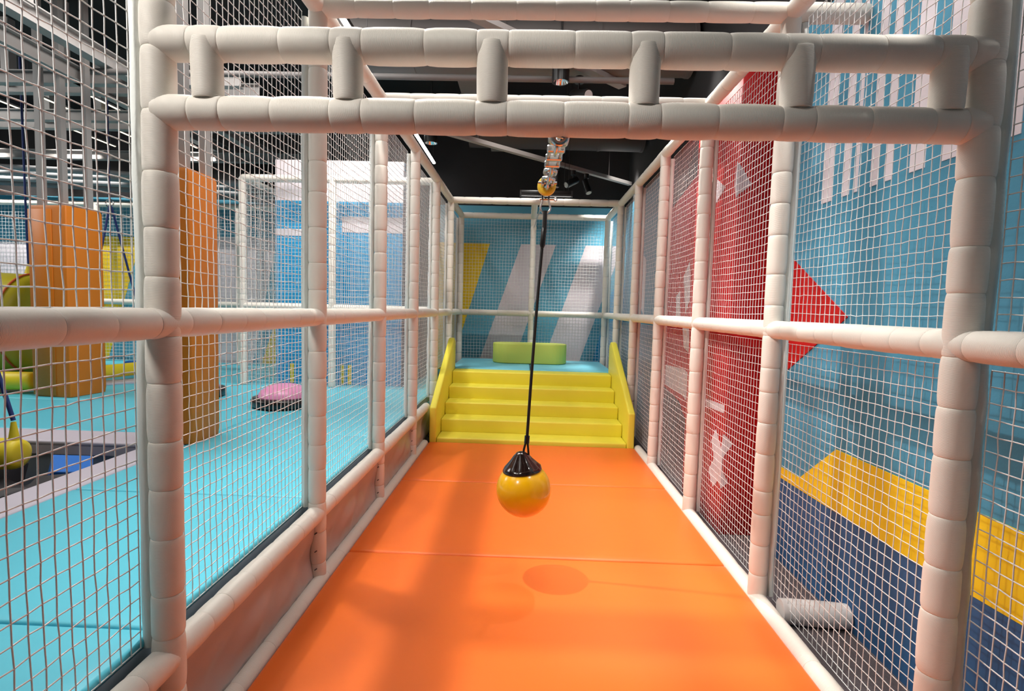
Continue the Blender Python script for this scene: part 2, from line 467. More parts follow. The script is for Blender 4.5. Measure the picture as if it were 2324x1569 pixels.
# ------------------------------------------------------------------ padded rails and beams
pp = padded_pipe
pp('padded_rail', (XL, Y0, ZMID), (XL, YN[6], ZMID), 'white padded rail at waist height along the left net wall', 'rail', 0.16)
pp('padded_rail', (XR, Y0, ZMID), (XR, YN[6], ZMID), 'white padded rail at waist height along the right net wall', 'rail', 0.16)
pp('padded_rail', (XL, Y0, ZTOP), (XL, YN[6], ZTOP), 'white padded rail along the top of the left net wall', 'rail', 0.2)
pp('padded_rail', (XR, Y0, ZTOP), (XR, YN[6], ZTOP), 'white padded rail along the top of the right net wall', 'rail', 0.2)
pp('padded_rail', (XL, Y0, ZLOW), (XL, 6.0, ZLOW), 'white padded rail along the edge of the blue platform', 'rail', 0.15)
pp('padded_rail', (XL + 0.022, Y0, 0.040), (XL + 0.022, 5.82, 0.040), 'white padded floor rail below the grey skirts on the left', 'rail', 0.3, scale=0.9)
pp('padded_rail', (XR - 0.005, Y0, 0.034), (XR - 0.005, 5.9, 0.034), 'white padded floor rail at the foot of the right net wall', 'rail', 0.3, scale=1.0)
SPX = (-0.959, -0.541, -0.118, 0.322, 0.757, 1.180)
def beam_breaks(off):
    out = []
    last = 0.06
    for x in SPX:
        a = x - XL - 0.046
        if a - last > 0.16: out.append((a + last) / 2 + off)
        if a > 0.04: out.append(a)
        out.append(x - XL + 0.046); last = x - XL + 0.046
    return [b for b in out if 0.03 < b < 2.37]
pp('padded_beam', (XL, YN[0], ZB1), (XR, YN[0], ZB1), 'upper of the two thick white padded beams across the front', 'beam', 0.185, scale=1.05, breaks=beam_breaks(0.015))
pp('padded_beam', (XL, YN[0], ZB2), (XR, YN[0], ZB2), 'lower of the two thick white padded beams, with the chain below', 'beam', 0.185, scale=1.05, breaks=beam_breaks(-0.01))
for i, x in enumerate(SPX):
    pp('padded_spacer', (x, YN[0] - 0.008, ZB2 + 0.035), (x - 0.002, YN[0] - 0.014, ZB1 + 0.004), 'short padded upright between the two front beams, %s from the left' % ORD[i], 'spacer', 0.2, 'short uprights between the front beams', scale=0.93)
pp('padded_beam', (XL, YN[1], ZTOP), (XR, YN[1], ZTOP), 'white padded cross beam overhead at the top edge of the picture', 'beam', 0.2)
pp('padded_beam', (XL, YN[2], ZTOP), (XR, YN[2], ZTOP), 'white padded cross beam overhead seen between the front beams', 'beam', 0.2)
pp('padded_beam', (XL, YN[5], ZTOP), (XR, YN[5], ZTOP), 'white padded cross beam right below the long black lamp', 'beam', 0.2)
pp('padded_beam', (XL, YN[6], ZTOP), (XR, YN[6], ZTOP), 'white padded beam along the top of the back net', 'beam', 0.2)
pp('padded_rail', (XL, YN[6], ZMID), (XR, YN[6], ZMID), 'white padded rail at mid height across the back net', 'rail', 0.16)
XC = 0.075
pp('padded_beam', (XC, YN[5], ZTOP), (XC, YN[6], ZTOP), 'short padded beam running back to the middle post of back net', 'beam', 0.2)
pp('padded_post', (XC, YN[6], 0.70), (XC, YN[6], ZTOP), 'white padded post in the middle of the back net', 'post', 0.165)
pp('padded_beam', (XR, YN[1], ZTOP), (XW, YN[1], ZTOP), 'short padded stub from the right frame to the wall, overhead', 'beam', 0.2)
TUBEM = SLEEVES[0].copy(); TUBEM.materials.clear(); TUBEM.materials.append(TUBEG)
pp('padded_tube', (1.335, 2.655, 0.062), (1.655, 2.625, 0.062), 'short grey padded tube on the carpet beyond the right net', 'tube', 0.4, scale=1.3, m=TUBEM)

# ------------------------------------------------------------------ nets of the corridor
GX = 0.070
bayw = YN[1] - YN[0]
NW = bayw - 0.07
up_h = ZTOP - ZMID - 0.085
loL_h = ZMID - ZLOW - 0.085
loR_h = ZMID - 0.05 - 0.07
RN = 0.00175
NB = YN[0] - Y0 + 0.06
J = 0.0012
nearL = [net_mesh(NB, up_h, 31, 28, 0.0021, 5, J, 1, 0.012, True, 0.008), net_mesh(NB, loL_h, 31, 18, 0.0021, 5, J, 2, 0.012, True, 0.004)]
nearR = [net_mesh(NB, up_h, 30, 31, 0.0020, 5, J, 4, 0.006, True, 0.008), net_mesh(NB, loR_h, 30, 29, 0.0020, 5, J, 3, 0.006, True, 0.004)]
upm = [net_mesh(NW, up_h, 29, 34, RN, 4, 0.0013, 10 + k, 0.004, k == 0, 0.012 * (0.6 + 0.4 * k)) for k in range(2)]
loLm = [net_mesh(NW, loL_h, 29, 22, RN, 4, 0.0013, 20 + k, 0.004, k == 0, 0.006) for k in range(2)]
loRm = [net_mesh(NW, loR_h, 29, 30, RN, 4, 0.0013, 30 + k, 0.004, k == 0, 0.006) for k in range(2)]
for side, X, nm in ((-1, XL - GX, 'left'), (1, XR + GX, 'right')):
    lo = loLm if side < 0 else loRm
    zlo = (ZLOW + 0.045) if side < 0 else 0.05
    nr = nearL if side < 0 else nearR
    net(nr[0], (X, Y0 - 0.09, ZMID + 0.045), math.pi / 2, 'upper white net panel on the %s, nearest to the camera' % nm)
    net(nr[1], (X, Y0 - 0.09, zlo), math.pi / 2, 'lower white net panel on the %s, nearest to the camera' % nm)
    for k in range(6):
        v = 0 if k == 0 else 1
        net(upm[v], (X, YN[k] + 0.035, ZMID + 0.045), math.pi / 2, 'upper white net panel on the %s between its %s and %s posts' % (nm, ORD[k], ORD[k + 1]))
        if k < 4 or side > 0:
            net(lo[v], (X, YN[k] + 0.035, zlo), math.pi / 2, 'lower white net panel on the %s between its %s and %s posts' % (nm, ORD[k], ORD[k + 1]))
    if side < 0:
        sm = net_mesh(NW, ZMID - 0.72 - 0.05, 30, 17, RN, 3, 0.002, 41)
        for k in (4, 5):
            net(sm, (X, YN[k] + 0.035, 0.72), math.pi / 2, 'lower white net panel on the left between its %s and %s posts' % (ORD[k], ORD[k + 1]))
bw = XC - XL - 0.08
bnu = net_mesh(bw, up_h, 22, 29, 0.0022, 3, 0.002, 50)
bnl = net_mesh(bw, ZMID - 0.72 - 0.05, 22, 14, 0.0022, 3, 0.002, 51)
for x, nm in ((XL + 0.04, 'left'), (XC + 0.04, 'right')):
    net(bnu, (x, YN[6] + 0.05, ZMID + 0.045), 0, 'upper %s half of the white net closing the corridor at the back' % nm)
    net(bnl, (x, YN[6] + 0.05, 0.72), 0, 'lower %s half of the back net, behind the lime bench' % nm)

# ------------------------------------------------------------------ orange floor mats
MZ = 0.058
def puffy(name, x0, x1, y0, y1, z0, z1, m, label, cat, group=None, bev=0.018, nx=24, ny=16, puff=0.006, parent=None):
    bm = box_bm(x0, x1, y0, y1, z0, z1, bev, 3)
    top = [f for f in bm.faces if f.normal.z > 0.9 and f.calc_area() > 0.05]
    bmesh.ops.subdivide_edges(bm, edges=list({e for f in top for e in f.edges}), cuts=22, use_grid_fill=True)
    cx, cy = (x0 + x1) / 2, (y0 + y1) / 2
    ph = random.uniform(0, 6)
    for v in bm.verts:
        if v.co.z > z1 - 0.001:
            u = max(0, 1 - ((v.co.x - cx) / (x1 - x0) * 2) ** 4) * max(0, 1 - ((v.co.y - cy) / (y1 - y0) * 2) ** 4)
            ed = min(v.co.y - y0, y1 - v.co.y)
            if ed < 0.12 and puff > 0.004: v.co.z += random.uniform(-0.0016, 0.0016) * (1 - ed / 0.12)
            v.co.z += puff * u * (1 + 0.25 * math.sin(v.co.x * 5 + ph) * math.sin(v.co.y * 4 + ph))
    o = bm_obj(name, bm, m, parent, angle=50)
    if label: tag(o, label, cat, group)
    return o
MX0, MX1 = XL + 0.066, XR - 0.05
puffy('floor_mat', MX0, MX1, Y0 + 0.1, 3.136, 0, MZ, ORANGE, 'orange vinyl floor mat nearest the camera, with the ball shadows on it', 'mat', 'orange floor mats')
puffy('floor_mat', MX0, MX1, 3.142, 4.508, 0, MZ, ORANGE, 'orange vinyl floor mat in the middle, between the two seams', 'mat', 'orange floor mats')
puffy('floor_mat', MX0, MX1, 4.514, 5.83, 0, MZ, ORANGE, 'orange vinyl floor mat at the foot of the yellow steps', 'mat', 'orange floor mats')

# ------------------------------------------------------------------ yellow foam steps
st = empty('foam_staircase', (0.06, 5.83, 0), 'bright yellow foam staircase with five padded steps and side panels', 'stairs')
SX0, SX1 = XL + 0.145, XR - 0.135
hz = [0.10, 0.25, 0.395, 0.55, 0.71]
for k in range(5):
    y0 = 5.86 + 0.30 * k
    child_of(box('step', SX0, SX1, y0, y0 + 0.33 if k < 4 else y0 + 0.31, 0.0 if k == 0 else hz[k - 1] - 0.01, hz[k], YELLOW, None, 0.018, 3), st)
for x0, s in ((SX0 - 0.078, -1), (SX1 + 0.002, 1)):
    child_of(prism('side_panel', [(5.835, 0.0), (5.835, 0.44), (7.18, 1.13), (7.27, 1.145), (7.36, 1.10), (7.38, 1.03), (7.38, 0.0)], 'X', x0, 0.076, YELLOW, None, 0.016), st)
# blue landing mats and bench
box('landing_platform', XL + 0.05, XR - 0.05, 7.39, 8.80, 0, 0.655, GREYV)
tag(bpy.data.objects['landing_platform'], 'dark box under the pale blue landing mats behind the steps', 'platform')
for x0, x1, nm in ((XL + 0.06, XC - 0.005, 'left'), (XC + 0.005, XR - 0.06, 'right')):
    o = box('landing_mat', x0, x1, 7.375, 8.82, 0.66, 0.722, PALEBLUE, None, 0.02, 3)
    tag(o, 'pale blue landing mat behind the top step, %s half' % nm, 'mat', 'pale blue landing mats')
pts = []
bx, by, bl, bd = 0.065, 8.33, 0.575, 0.235
for s, a0 in ((1, -90), (-1, 90)):
    for i in range(13):
        a = math.radians(a0 + 15 * i)
        pts.append((bx + s * (bl - bd) + bd * math.cos(a), by + bd * math.sin(a)))
o = prism('foam_bench', pts, 'Z', 0.727, 0.30, LIME, None, 0.012)
tag(o, 'lime green oblong foam bench with rounded ends on the landing', 'bench')

# ------------------------------------------------------------------ grey skirts under the left low rail
def skirt(k, y0, y1, label):
    t = empty('skirt_panel', (XL - 0.01, y0, 0.0), label, 'skirt', 'grey skirts under the platform rail')
    nu, nv = 72, 16
    vs, fs = [], []
    L = y1 - y0
    ph = random.uniform(0, 6)
    for i in range(nu + 1):
        u = i / nu
        for j in range(nv + 1):
            w = j / nv
            zb = 0.052 + 0.022 * abs(math.sin(math.pi * u * 7)) ** 0.8
            z = zb + (ZLOW - 0.02 - zb) * w
            fold = 0.018 * math.sin(7 * u + 3.5 * w + ph) * math.sin(math.pi * w) + 0.008 * math.sin(17 * u - 6 * w + ph) * math.sin(math.pi * w) ** 2
            vs.append((0.012 + fold, u * L, z))
    for i in range(nu):
        for j in range(nv):
            a = i * (nv + 1) + j
            fs.append((a, a + nv + 1, a + nv + 2, a + 1))
    o = mesh_obj('vinyl_sheet', vs, fs, GREYV, t, True)
    md = o.modifiers.new('thick', 'SOLIDIFY'); md.thickness = 0.003
    for q in range(8):
        yy = L * q / 7
        yy = min(max(yy, 0.015), L - 0.015)
        tube('lace', [(0.018, yy, 0.062), (0.026, yy + 0.004, 0.05), (0.022, yy + 0.008, 0.036)], 0.0035, BLACK, t, 6)
    for q in range(3):
        zz = 0.12 + 0.1 * q
        tube('lace', [(0.018, L - 0.012, zz), (0.026, L - 0.002, zz + 0.004), (0.020, L + 0.01, zz)], 0.003, BLACK, t, 6)
skirt(0, Y0, YN[0] - 0.045, 'grey vinyl skirt panel under the left rail, in the bottom corner')
for k in range(3):
    skirt(k, YN[k] + 0.045, YN[k + 1] - 0.045, 'grey vinyl skirt panel under the left rail between its %s and %s posts' % (ORD[k], ORD[k + 1]))
skirt(4, YN[3] + 0.045, 6.40, 'grey vinyl skirt panel under the left rail next to the yellow stairs')

# ------------------------------------------------------------------ blue platform on the left
ZP = 0.482
def plat(x0, x1, y0, y1, label, m=BLUEMAT, group='blue platform mats'):
    t = empty('platform_mat', ((x0 + x1) / 2, (y0 + y1) / 2, ZP - 0.10), label, 'mat', group)
    o = puffy('mat_cover', x0 + .003, x1 - .003, y0 + .003, y1 - .003, ZP - 0.035, ZP, m, None, None, None, 0.014, puff=0.002)
    child_of(o, t)
    child_of(box('mat_edge', x0 + .006, x1 - .006, y0 + .006, y1 - .006, ZP - 0.10, ZP - 0.034, BLUEEDGE if m is BLUEMAT else LILAC), t)
PX = XL - 0.070
plat(-2.52, PX, 0.42, 1.65, 'light blue platform mat nearest the camera in the bottom left corner')
plat(-2.52, PX, 1.65, 2.87, 'light blue platform mat beside the lilac pit border, second from camera')
plat(-2.52, PX, 2.87, 4.30, 'light blue platform mat beside the nearer orange column')
plat(-2.78, -2.52, 0.42, 3.83, 'lilac border pad along the near edge of the foam pit', LILAC, 'lilac border pads')
plat(-7.2, -2.52, 3.83, 4.18, 'lilac border pad along the far edge of the foam pit', LILAC, 'lilac border pads')
plat(-2.52, PX, 4.30, 6.78, 'light blue platform mat under the pink balance dome')
plat(-4.55, -2.52, 4.18, 6.78, 'light blue platform mat behind the nearer orange column')
plat(-9.6, -4.55, 4.18, 5.42, 'light blue platform mat in front of the farther orange column')
plat(-9.6, -4.55, 5.42, YB - 0.02, 'light blue platform mat under the yellow beams and barrel')
plat(-4.55, -3.72, 6.78, YB - 0.02, 'light blue platform mat to the left of the netted room')
plat(-3.72, PX, 6.78, YB - 0.02, 'light blue platform mat inside the netted room')
o = box('raised_platform', -2.76, XL - 0.065, 0.45, YB - 0.05, 0, ZP - 0.105, PALEBLUE); tag(o, 'blue base of the raised platform behind the grey skirts', 'platform')
o = box('raised_platform', -9.6, -2.77, 3.86, YB - 0.05, 0, ZP - 0.105, BLUEEDGE); tag(o, 'dark base wall of the raised platform at the back of foam pit', 'platform')
# diagonal lilac pad
d = Vector((0.93, 1.02)).normalized(); nrm = Vector((-d.y, d.x))
a = Vector((-6.4, 5.0)); b = Vector((-4.55, 7.02))
prism_pts = [(a.x, a.y), (b.x, b.y), (b.x + nrm.x * .36, b.y + nrm.y * .36), (a.x + nrm.x * .36, a.y + nrm.y * .36)]
o = prism('border_pad', prism_pts, 'Z', ZP + 0.003, 0.02, LILAC); tag(o, 'lilac border pad running diagonally below the yellow beams', 'mat')

# foam pit cubes
CM = []
def cube_mesh(s, m):
    bm = box_bm(-s / 2, s / 2, -s / 2, s / 2, -s / 2, s / 2, 0.008, 1)
    me = bpy.data.meshes.new('foam_cube'); bm.to_mesh(me); bm.free(); me.materials.append(m); return me
cg = cube_mesh(0.225, CUBEG); cb = cube_mesh(0.24, CUBEB)
rng = random.Random(3)
k = 0
for yy in [3.55 - 0.31 * i for i in range(7)]:
    for xx in [-3.02 - 0.33 * i for i in range(4 + (1 if yy > 2.6 else 0))]:
        o = link('foam_cube', cg)
        o.location = (xx + rng.uniform(-.03, .03), yy + rng.uniform(-.03, .03), 0.27 + rng.uniform(-0.04, .05))
        o.rotation_euler = (rng.uniform(-.4, .4), rng.uniform(-.4, .4), rng.uniform(-.35, .35))
        if yy > 3.4 and xx > -3.4:
            o.location.z = 0.114; o.rotation_euler = (0, 0, 0.2)
        tag(o, 'dark grey foam cube lying in the foam pit', 'foam cube', 'dark grey cubes in the foam pit')
o = link('foam_cube', cb); o.location = (-3.16, 3.58, 0.335); o.rotation_euler = (0.3, 0.2, 0.75); o.scale = (0.95, 0.95, 0.6)
tag(o, 'bright blue foam cube lying tilted among the grey pit cubes', 'foam cube')
o = link('foam_cube', cb); o.location = (-5.87, 7.78, ZP + 0.075); o.scale = (0.6, 0.6, 0.6); o.rotation_euler = (0, 0, 0.3)
tag(o, 'small blue foam cube on the platform behind the yellow beam', 'foam cube')

# ------------------------------------------------------------------ padded orange columns
def column(loc, w, dpt, rz, h, label, studs):
    t = empty('padded_column', loc, label, 'column', 'padded orange columns')
    t.rotation_euler = (0, 0, rz)
    bm = box_bm(-w / 2, w / 2, -dpt / 2, dpt / 2, 0.004, h, 0, 1)
    vert_e = [e for e in bm.edges if abs(e.verts[0].co.z - e.verts[1].co.z) > 0.1]
    bmesh.ops.bevel(bm, geom=vert_e, offset=0.016, segments=3, affect='EDGES', profile=0.5)
    bmesh.ops.bisect_plane(bm, geom=bm.verts[:] + bm.edges[:] + bm.faces[:], plane_co=(0, 0, h * .03), plane_no=(0, 0, 1))
    bmesh.ops.bisect_plane(bm, geom=bm.verts[:] + bm.edges[:] + bm.faces[:], plane_co=(0, 0, h * .985), plane_no=(0, 0, 1))
    for v in bm.verts:
        if v.co.z < h * 0.02: v.co.x *= 0.97; v.co.y *= 0.97
        if v.co.z > h - 0.001: v.co.x *= 0.96; v.co.y *= 0.96
    bm_obj('vinyl_cover', bm, COLOR, t, angle=30)
    box('cover_flap', -w / 2 - 0.004, -w / 2 + w * 0.62, -dpt / 2 - 0.006, -dpt / 2, 0.02, h * 0.98, COLOR, t, 0.002, 1)
    for x, y in studs:
        box('steel_stud', x - 0.03, x + 0.03, y - 0.03, y + 0.03, h - 0.02, ZCEIL - ZP, STEELP, t)
column((-2.64, 4.03, ZP), 0.36, 0.36, 0.0, 2.03, 'orange vinyl padded column close behind the left net', [(-0.13, -0.12), (0.0, 0.05), (0.13, 0.10)])
column((-5.03, 5.75, ZP), 0.44, 0.44, -0.10, 2.03, 'orange vinyl padded column farther back beside the yellow barrel', [(-0.16, -0.12), (0.02, -0.05), (0.17, 0.10)])

# ------------------------------------------------------------------ balance domes
def dome(loc, label):
    t = empty('balance_dome', loc, label, 'balance trainer', 'balance domes on the platform')
    v, f = lathe([(0.27, 0), (0.315, 0.012), (0.325, 0.035), (0.325, 0.075), (0.315, 0.095), (0.27, 0.102)], 40)
    mesh_obj('rim', v, f, BLACK, t, True)
    pr = [(0.262, 0.098), (0.256, 0.11)] + [(0.255 * math.cos(a), 0.11 + 0.125 * math.sin(a)) for a in [math.radians(x) for x in (12, 25, 40, 55, 70, 82)]] + [(0.004, 0.236)]
    v, f = lathe(pr, 40)
    mesh_obj('rubber_dome', v, f, PINK, t, True)
dome((-2.50, 5.46, ZP + 0.003), 'pink balance dome on a black base in the open on blue mat')
dome((-3.71, 5.84, ZP + 0.003), 'balance dome of which only the black rim shows past the orange column')

# ------------------------------------------------------------------ netted room at the back left
EY = 6.82
for x, nm in ((-3.66, 'left'), (-2.50, 'right')):
    pp('padded_post', (x, EY, ZP), (x, EY, 3.13), 'white padded corner post of the netted room, %s one' % nm, 'post', 0.17)
pp('padded_rail', (-3.66, EY, 3.13), (XL - .1, EY, 3.13), 'white padded top rail of the netted room on the platform', 'rail', 0.2)
pp('padded_rail', (-3.66, EY, 1.51), (XL - .1, EY, 1.51), 'white padded mid rail of the netted room on the platform', 'rail', 0.2)
pp('padded_rail', (-3.66, EY, 3.13), (-3.66, YN[6], 3.13), 'white padded top rail going back along the netted room side', 'rail', 0.25)
eu = net_mesh(1.08, 3.13 - 1.51 - .09, 25, 33, 0.002, 3, 0.002, 60)
el = net_mesh(1.08, 1.51 - ZP - .06, 25, 21, 0.002, 3, 0.002, 61)
for x, nm in ((-3.62, 'left'), (-2.46, 'right')):
    net(eu, (x, EY - 0.03, 1.555), 0, 'upper %s net panel in the front of the netted room' % nm, 'netted room panels')
    net(el, (x, EY - 0.03, ZP + .01), 0, 'lower %s net panel in the front of the netted room' % nm, 'netted room panels')
es = net_mesh(YN[6] - EY - .1, 3.13 - ZP - .08, 38, 48, 0.002, 3, 0.002, 62)
net(es, (-3.68, EY + .05, ZP + .02), math.pi / 2, 'tall net panel along the left side of the netted room', 'netted room panels')
# blue panel wall inside it
bw_ = box('panel_wall', -3.33, -1.64, 7.02, 7.10, ZP + .002, 3.42, WBLUE2); tag(bw_, 'bright blue printed panel wall inside the netted room', 'panel')
box('printed_band', -3.33, -1.64, 7.016, 7.02, 2.90, 3.42, WWHITE, bw_)
box('printed_band', -3.33, -2.88, 7.016, 7.02, 2.44, 2.53, WWHITE, bw_)
box('printed_band', -2.45, -1.64, 7.016, 7.02, 2.50, 2.70, WWHITE, bw_)
for x in (-3.14, -2.98, -2.74, -2.46, -2.36):
    box('printed_stripe', x, x + 0.05, 7.016, 7.02, ZP + .01, ZP + .27, WYEL, bw_)
o = box('panel_wall', -1.64, -1.56, 7.0, 9.0, ZP + .002, 3.3, WDARK); tag(o, 'dark side panel wall at the right end of the netted room', 'panel')

# far perimeter net
FY = 8.86
for x, nm in ((-7.23, 'beside the yellow wall stripe'), (-6.03, 'behind the blue ropes'), (-4.83, 'right of the nearer orange column')):
    pp('padded_post', (x, FY, ZP), (x, FY, 3.12), 'white padded post of the far net wall %s' % nm, 'post', 0.25)
pp('padded_rail', (-9.6, FY, 3.12), (-3.7, FY, 3.12), 'white padded top rail of the far net wall', 'rail', 0.3)
pp('padded_rail', (-9.6, FY, 1.50), (-3.7, FY, 1.50), 'white padded mid rail of the far net wall', 'rail', 0.3)
fu = net_mesh(2.9, 1.54, 50, 27, 0.0026, 3, 0.002, 70); fl = net_mesh(2.9, 0.95, 50, 17, 0.0026, 3, 0.002, 71)
for x, nm in ((-9.6, 'left'), (-6.66, 'right')):
    net(fu, (x, FY + .04, 1.54), 0, 'upper %s net panel of the far net wall' % nm, 'far net panels')
    net(fl, (x, FY + .04, ZP + .03), 0, 'lower %s net panel of the far net wall' % nm, 'far net panels')

# ------------------------------------------------------------------ yellow barrel, beams and ropes
t = empty('swing_barrel', (-6.75, 6.62, 0.60), 'big yellow hanging barrel with orange piping at the left edge', 'barrel')
A = Vector((-0.62, -0.10, 0.60)); B = Vector((0.62, 0.10, 0.60))
pr = [(0.40, 0), (0.52, 0.015), (0.60, 0.06), (0.63, 0.16), (0.645, 0.62), (0.63, 1.08), (0.60, 1.18), (0.52, 1.225), (0.40, 1.24)]
v, f = lathe(pr, 40)
q = (B - A).to_track_quat('Z', 'Y'); AA = A
mesh_obj('barrel_body', [AA + q @ Vector(c) for c in v], f, BARREL, t, True)
for zz, rr in ((0.16, 0.637), (1.08, 0.637), (0.62, 0.650)):
    tube('piping', [AA + q @ Vector((rr * math.cos(a), rr * math.sin(a), zz)) for a in [2 * math.pi * i / 48 for i in range(48)]], 0.012, REDP, t, 6, True)
tube('rope', [(0.42, 0.03, 1.26), (0.41, 0.03, 1.75), (0.40, 0.03, ZCEIL - 0.9)], 0.012, ROPEN, t)
cyl('rope_boot', (0.42, 0.03, 1.24), (0.42, 0.03, 1.36), 0.045, YLOG, t, 0.015, 14)
tube('rope', [(-0.42, -0.07, 1.26), (-0.41, -0.07, 1.75), (-0.40, -0.07, ZCEIL - 0.9)], 0.012, ROPEN, t)

def log(name, p0, p1, r, label, ropes):
    t = empty(name, p0, label, 'balance beam', 'hanging yellow beams')
    d = Vector(p1) - Vector(p0); L = d.length
    v, f = lathe([(r * .6, 0), (r * .9, .012), (r, .04), (r, L * .5), (r, L - .04), (r * .9, L - .012), (r * .6, L)], 20)
    qq = d.to_track_quat('Z', 'Y')
    mesh_obj('padded_beam_body', [qq @ Vector(c) for c in v], f, YLOG, t, True)
    for a, top in ropes:
        s = d * a
        cyl('rope_boot', s + Vector((0, 0, r * .9)), s + Vector((0, 0, r + .11)), 0.032, YLOG, t, 0.014, 12)
        tube('rope', [s + Vector((0, 0, r + .12)), Vector(top) - Vector(p0)], 0.013, ROPEN, t)
    return t
log('hanging_beam', (-5.45, 6.15, 0.62), (-5.05, 7.15, 0.64), 0.085, 'long yellow padded beam hanging by blue ropes behind the farther column', [(0.15, (-5.38, 6.80, 2.74)), (0.92, (-5.36, 6.80, 2.74))])
log('hanging_beam', (-6.1, 5.62, 0.62), (-5.42, 5.72, 0.62), 0.10, 'short yellow padded beam between the barrel and the farther column', [(0.25, (-5.95, 5.7, 3.0))])
log('hanging_beam', (-4.4, 3.28, 0.53), (-3.26, 3.33, 0.53), 0.10, 'yellow padded beam end hanging over the foam pit', [(0.96, (-3.95, 3.34, 2.9))])
rp = empty('rope_hanger', (-5.38, 6.80, 2.72), 'blue rope hanger with steel ring above the long yellow beam', 'hanger')
tube('ring', [(0.05 * math.cos(a), 0, 0.05 + 0.05 * math.sin(a)) for a in [2 * math.pi * i / 20 for i in range(20)]], 0.008, STEEL, rp, 6, True)
tube('strap', [(0, 0, 0.09), (0.0, 0, ZCEIL - 2.72 - .01)], 0.012, ROPEN, rp)

# ------------------------------------------------------------------ zip line: chain, bumper, trolley, cable
XCB = 0.083
def along(y): return Vector((XCB, y, 2.075 + (y - 1.608) * 0.092))
ch = empty('anchor_chain', along(1.62), 'galvanised chain with turnbuckle tying the zip line to front beam', 'chain')
o0 = along(1.62); dirv = (along(2.7) - o0).normalized(); qd = dirv.to_track_quat('Z', 'Y')
def link_pts(y0, L, w, roll):
    pts = []
    for i in range(28):
        a = 2 * math.pi * i / 28
        c, s = math.cos(a), math.sin(a)
        l = (L / 2 - w / 2)
        u = w / 2 * c; v = w / 2 * s + (l if s > 0 else -l if s < 0 else 0)
        p = Vector((u * math.cos(roll), u * math.sin(roll), v + y0 + L / 2))
        pts.append(qd @ p)
    return pts
tube('eye_bolt', [Vector((0.02 * math.cos(a), 0.0, 0.005 + 0.02 * math.sin(a))) + Vector((0, 0, -0.01)) for a in [2 * math.pi * i / 20 for i in range(20)]], 0.008, STEEL, ch, 8, True)
for y0, L, w, rl in ((0.005, 0.12, 0.05, 0.2), (0.105, 0.10, 0.042, 1.7), (0.52, 0.12, 0.046, 1.5), (0.62, 0.12, 0.046, 0.1), (0.72, 0.14, 0.048, 1.6), (0.84, 0.14, 0.05, 0.15), (0.96, 0.12, 0.045, 1.6)):
    tube('chain_link', link_pts(y0, L, w, rl), 0.0075, STEEL, ch, 8, True)
tb = empty('turnbuckle', (0, 0, 0), None, None); tb.parent = ch
for s in (-1, 1):
    tube('turnbuckle_rod', [qd @ Vector((s * 0.021, 0, 0.19)), qd @ Vector((s * 0.021, 0, 0.50))], 0.007, STEEL, ch, 8)
for z0 in (0.19, 0.34, 0.48):
    bm = box_bm(-0.03, 0.03, -0.012, 0.012, z0, z0 + 0.03, 0.004, 1)
    for v in bm.verts: v.co = qd @ v.co
    bm_obj('turnbuckle_yoke', bm, STEEL, ch)
bpy.data.objects.remove(tb)
cyl('clamp_bolt', qd @ Vector((-0.045, 0, 1.0)), qd @ Vector((0.045, 0, 1.0)), 0.006, STEEL, ch, n=10)
for s in (-1, 1):
    bm = box_bm(s * 0.022 - 0.007, s * 0.022 + 0.007, -0.014, 0.014, 0.97, 1.075, 0.003, 1)
    for v in bm.verts: v.co = qd @ v.co
    bm_obj('clamp_plate', bm, STEEL, ch)
dy = 2.70
bd_ = empty('bumper_disc', along(dy), 'round yellow rubber bumper disc at the end of the chain', 'bumper')
v, f = lathe([(0.018, 0), (0.030, -0.002), (0.043, 0.004), (0.0465, 0.014), (0.0465, 0.052), (0.043, 0.062), (0.02, 0.066)], 36)
mesh_obj('rubber_disc', [qd @ Vector(c) for c in v], f, DISC, bd_, True)
for i in range(18):
    a = 2 * math.pi * i / 18
    tube('rib', [qd @ Vector((r_ * math.cos(a), r_ * math.sin(a), z_)) for r_, z_ in ((0.022, -0.002), (0.034, 0.0), (0.043, 0.006))], 0.0013, DISC, bd_, 5)
v, f = lathe([(0.011, -0.03), (0.019, -0.012), (0.019, 0.0), (0.012, 0.0)], 20)
mesh_obj('steel_bush', [qd @ Vector(c) for c in v], f, STEEL, bd_, True)

cb_ = empty('steel_cable', along(2.72), 'thin steel cable running back to the middle post of back net', 'cable')
endp = Vector((0.080, YN[6] - 0.05, 2.885))
p0 = along(2.76)
pts = [p0 + (endp - p0) * (i / 10) + Vector((0, 0, -0.015 * math.sin(math.pi * i / 10))) for i in range(11)]
tube('wire', [p - along(2.72) for p in pts], 0.0055, STEEL, cb_, 8)
cyl('anchor_washer', endp - along(2.72) + Vector((0, 0.006, 0)), endp - along(2.72) + Vector((0, -0.004, 0)), 0.045, FOAM, cb_, n=24)

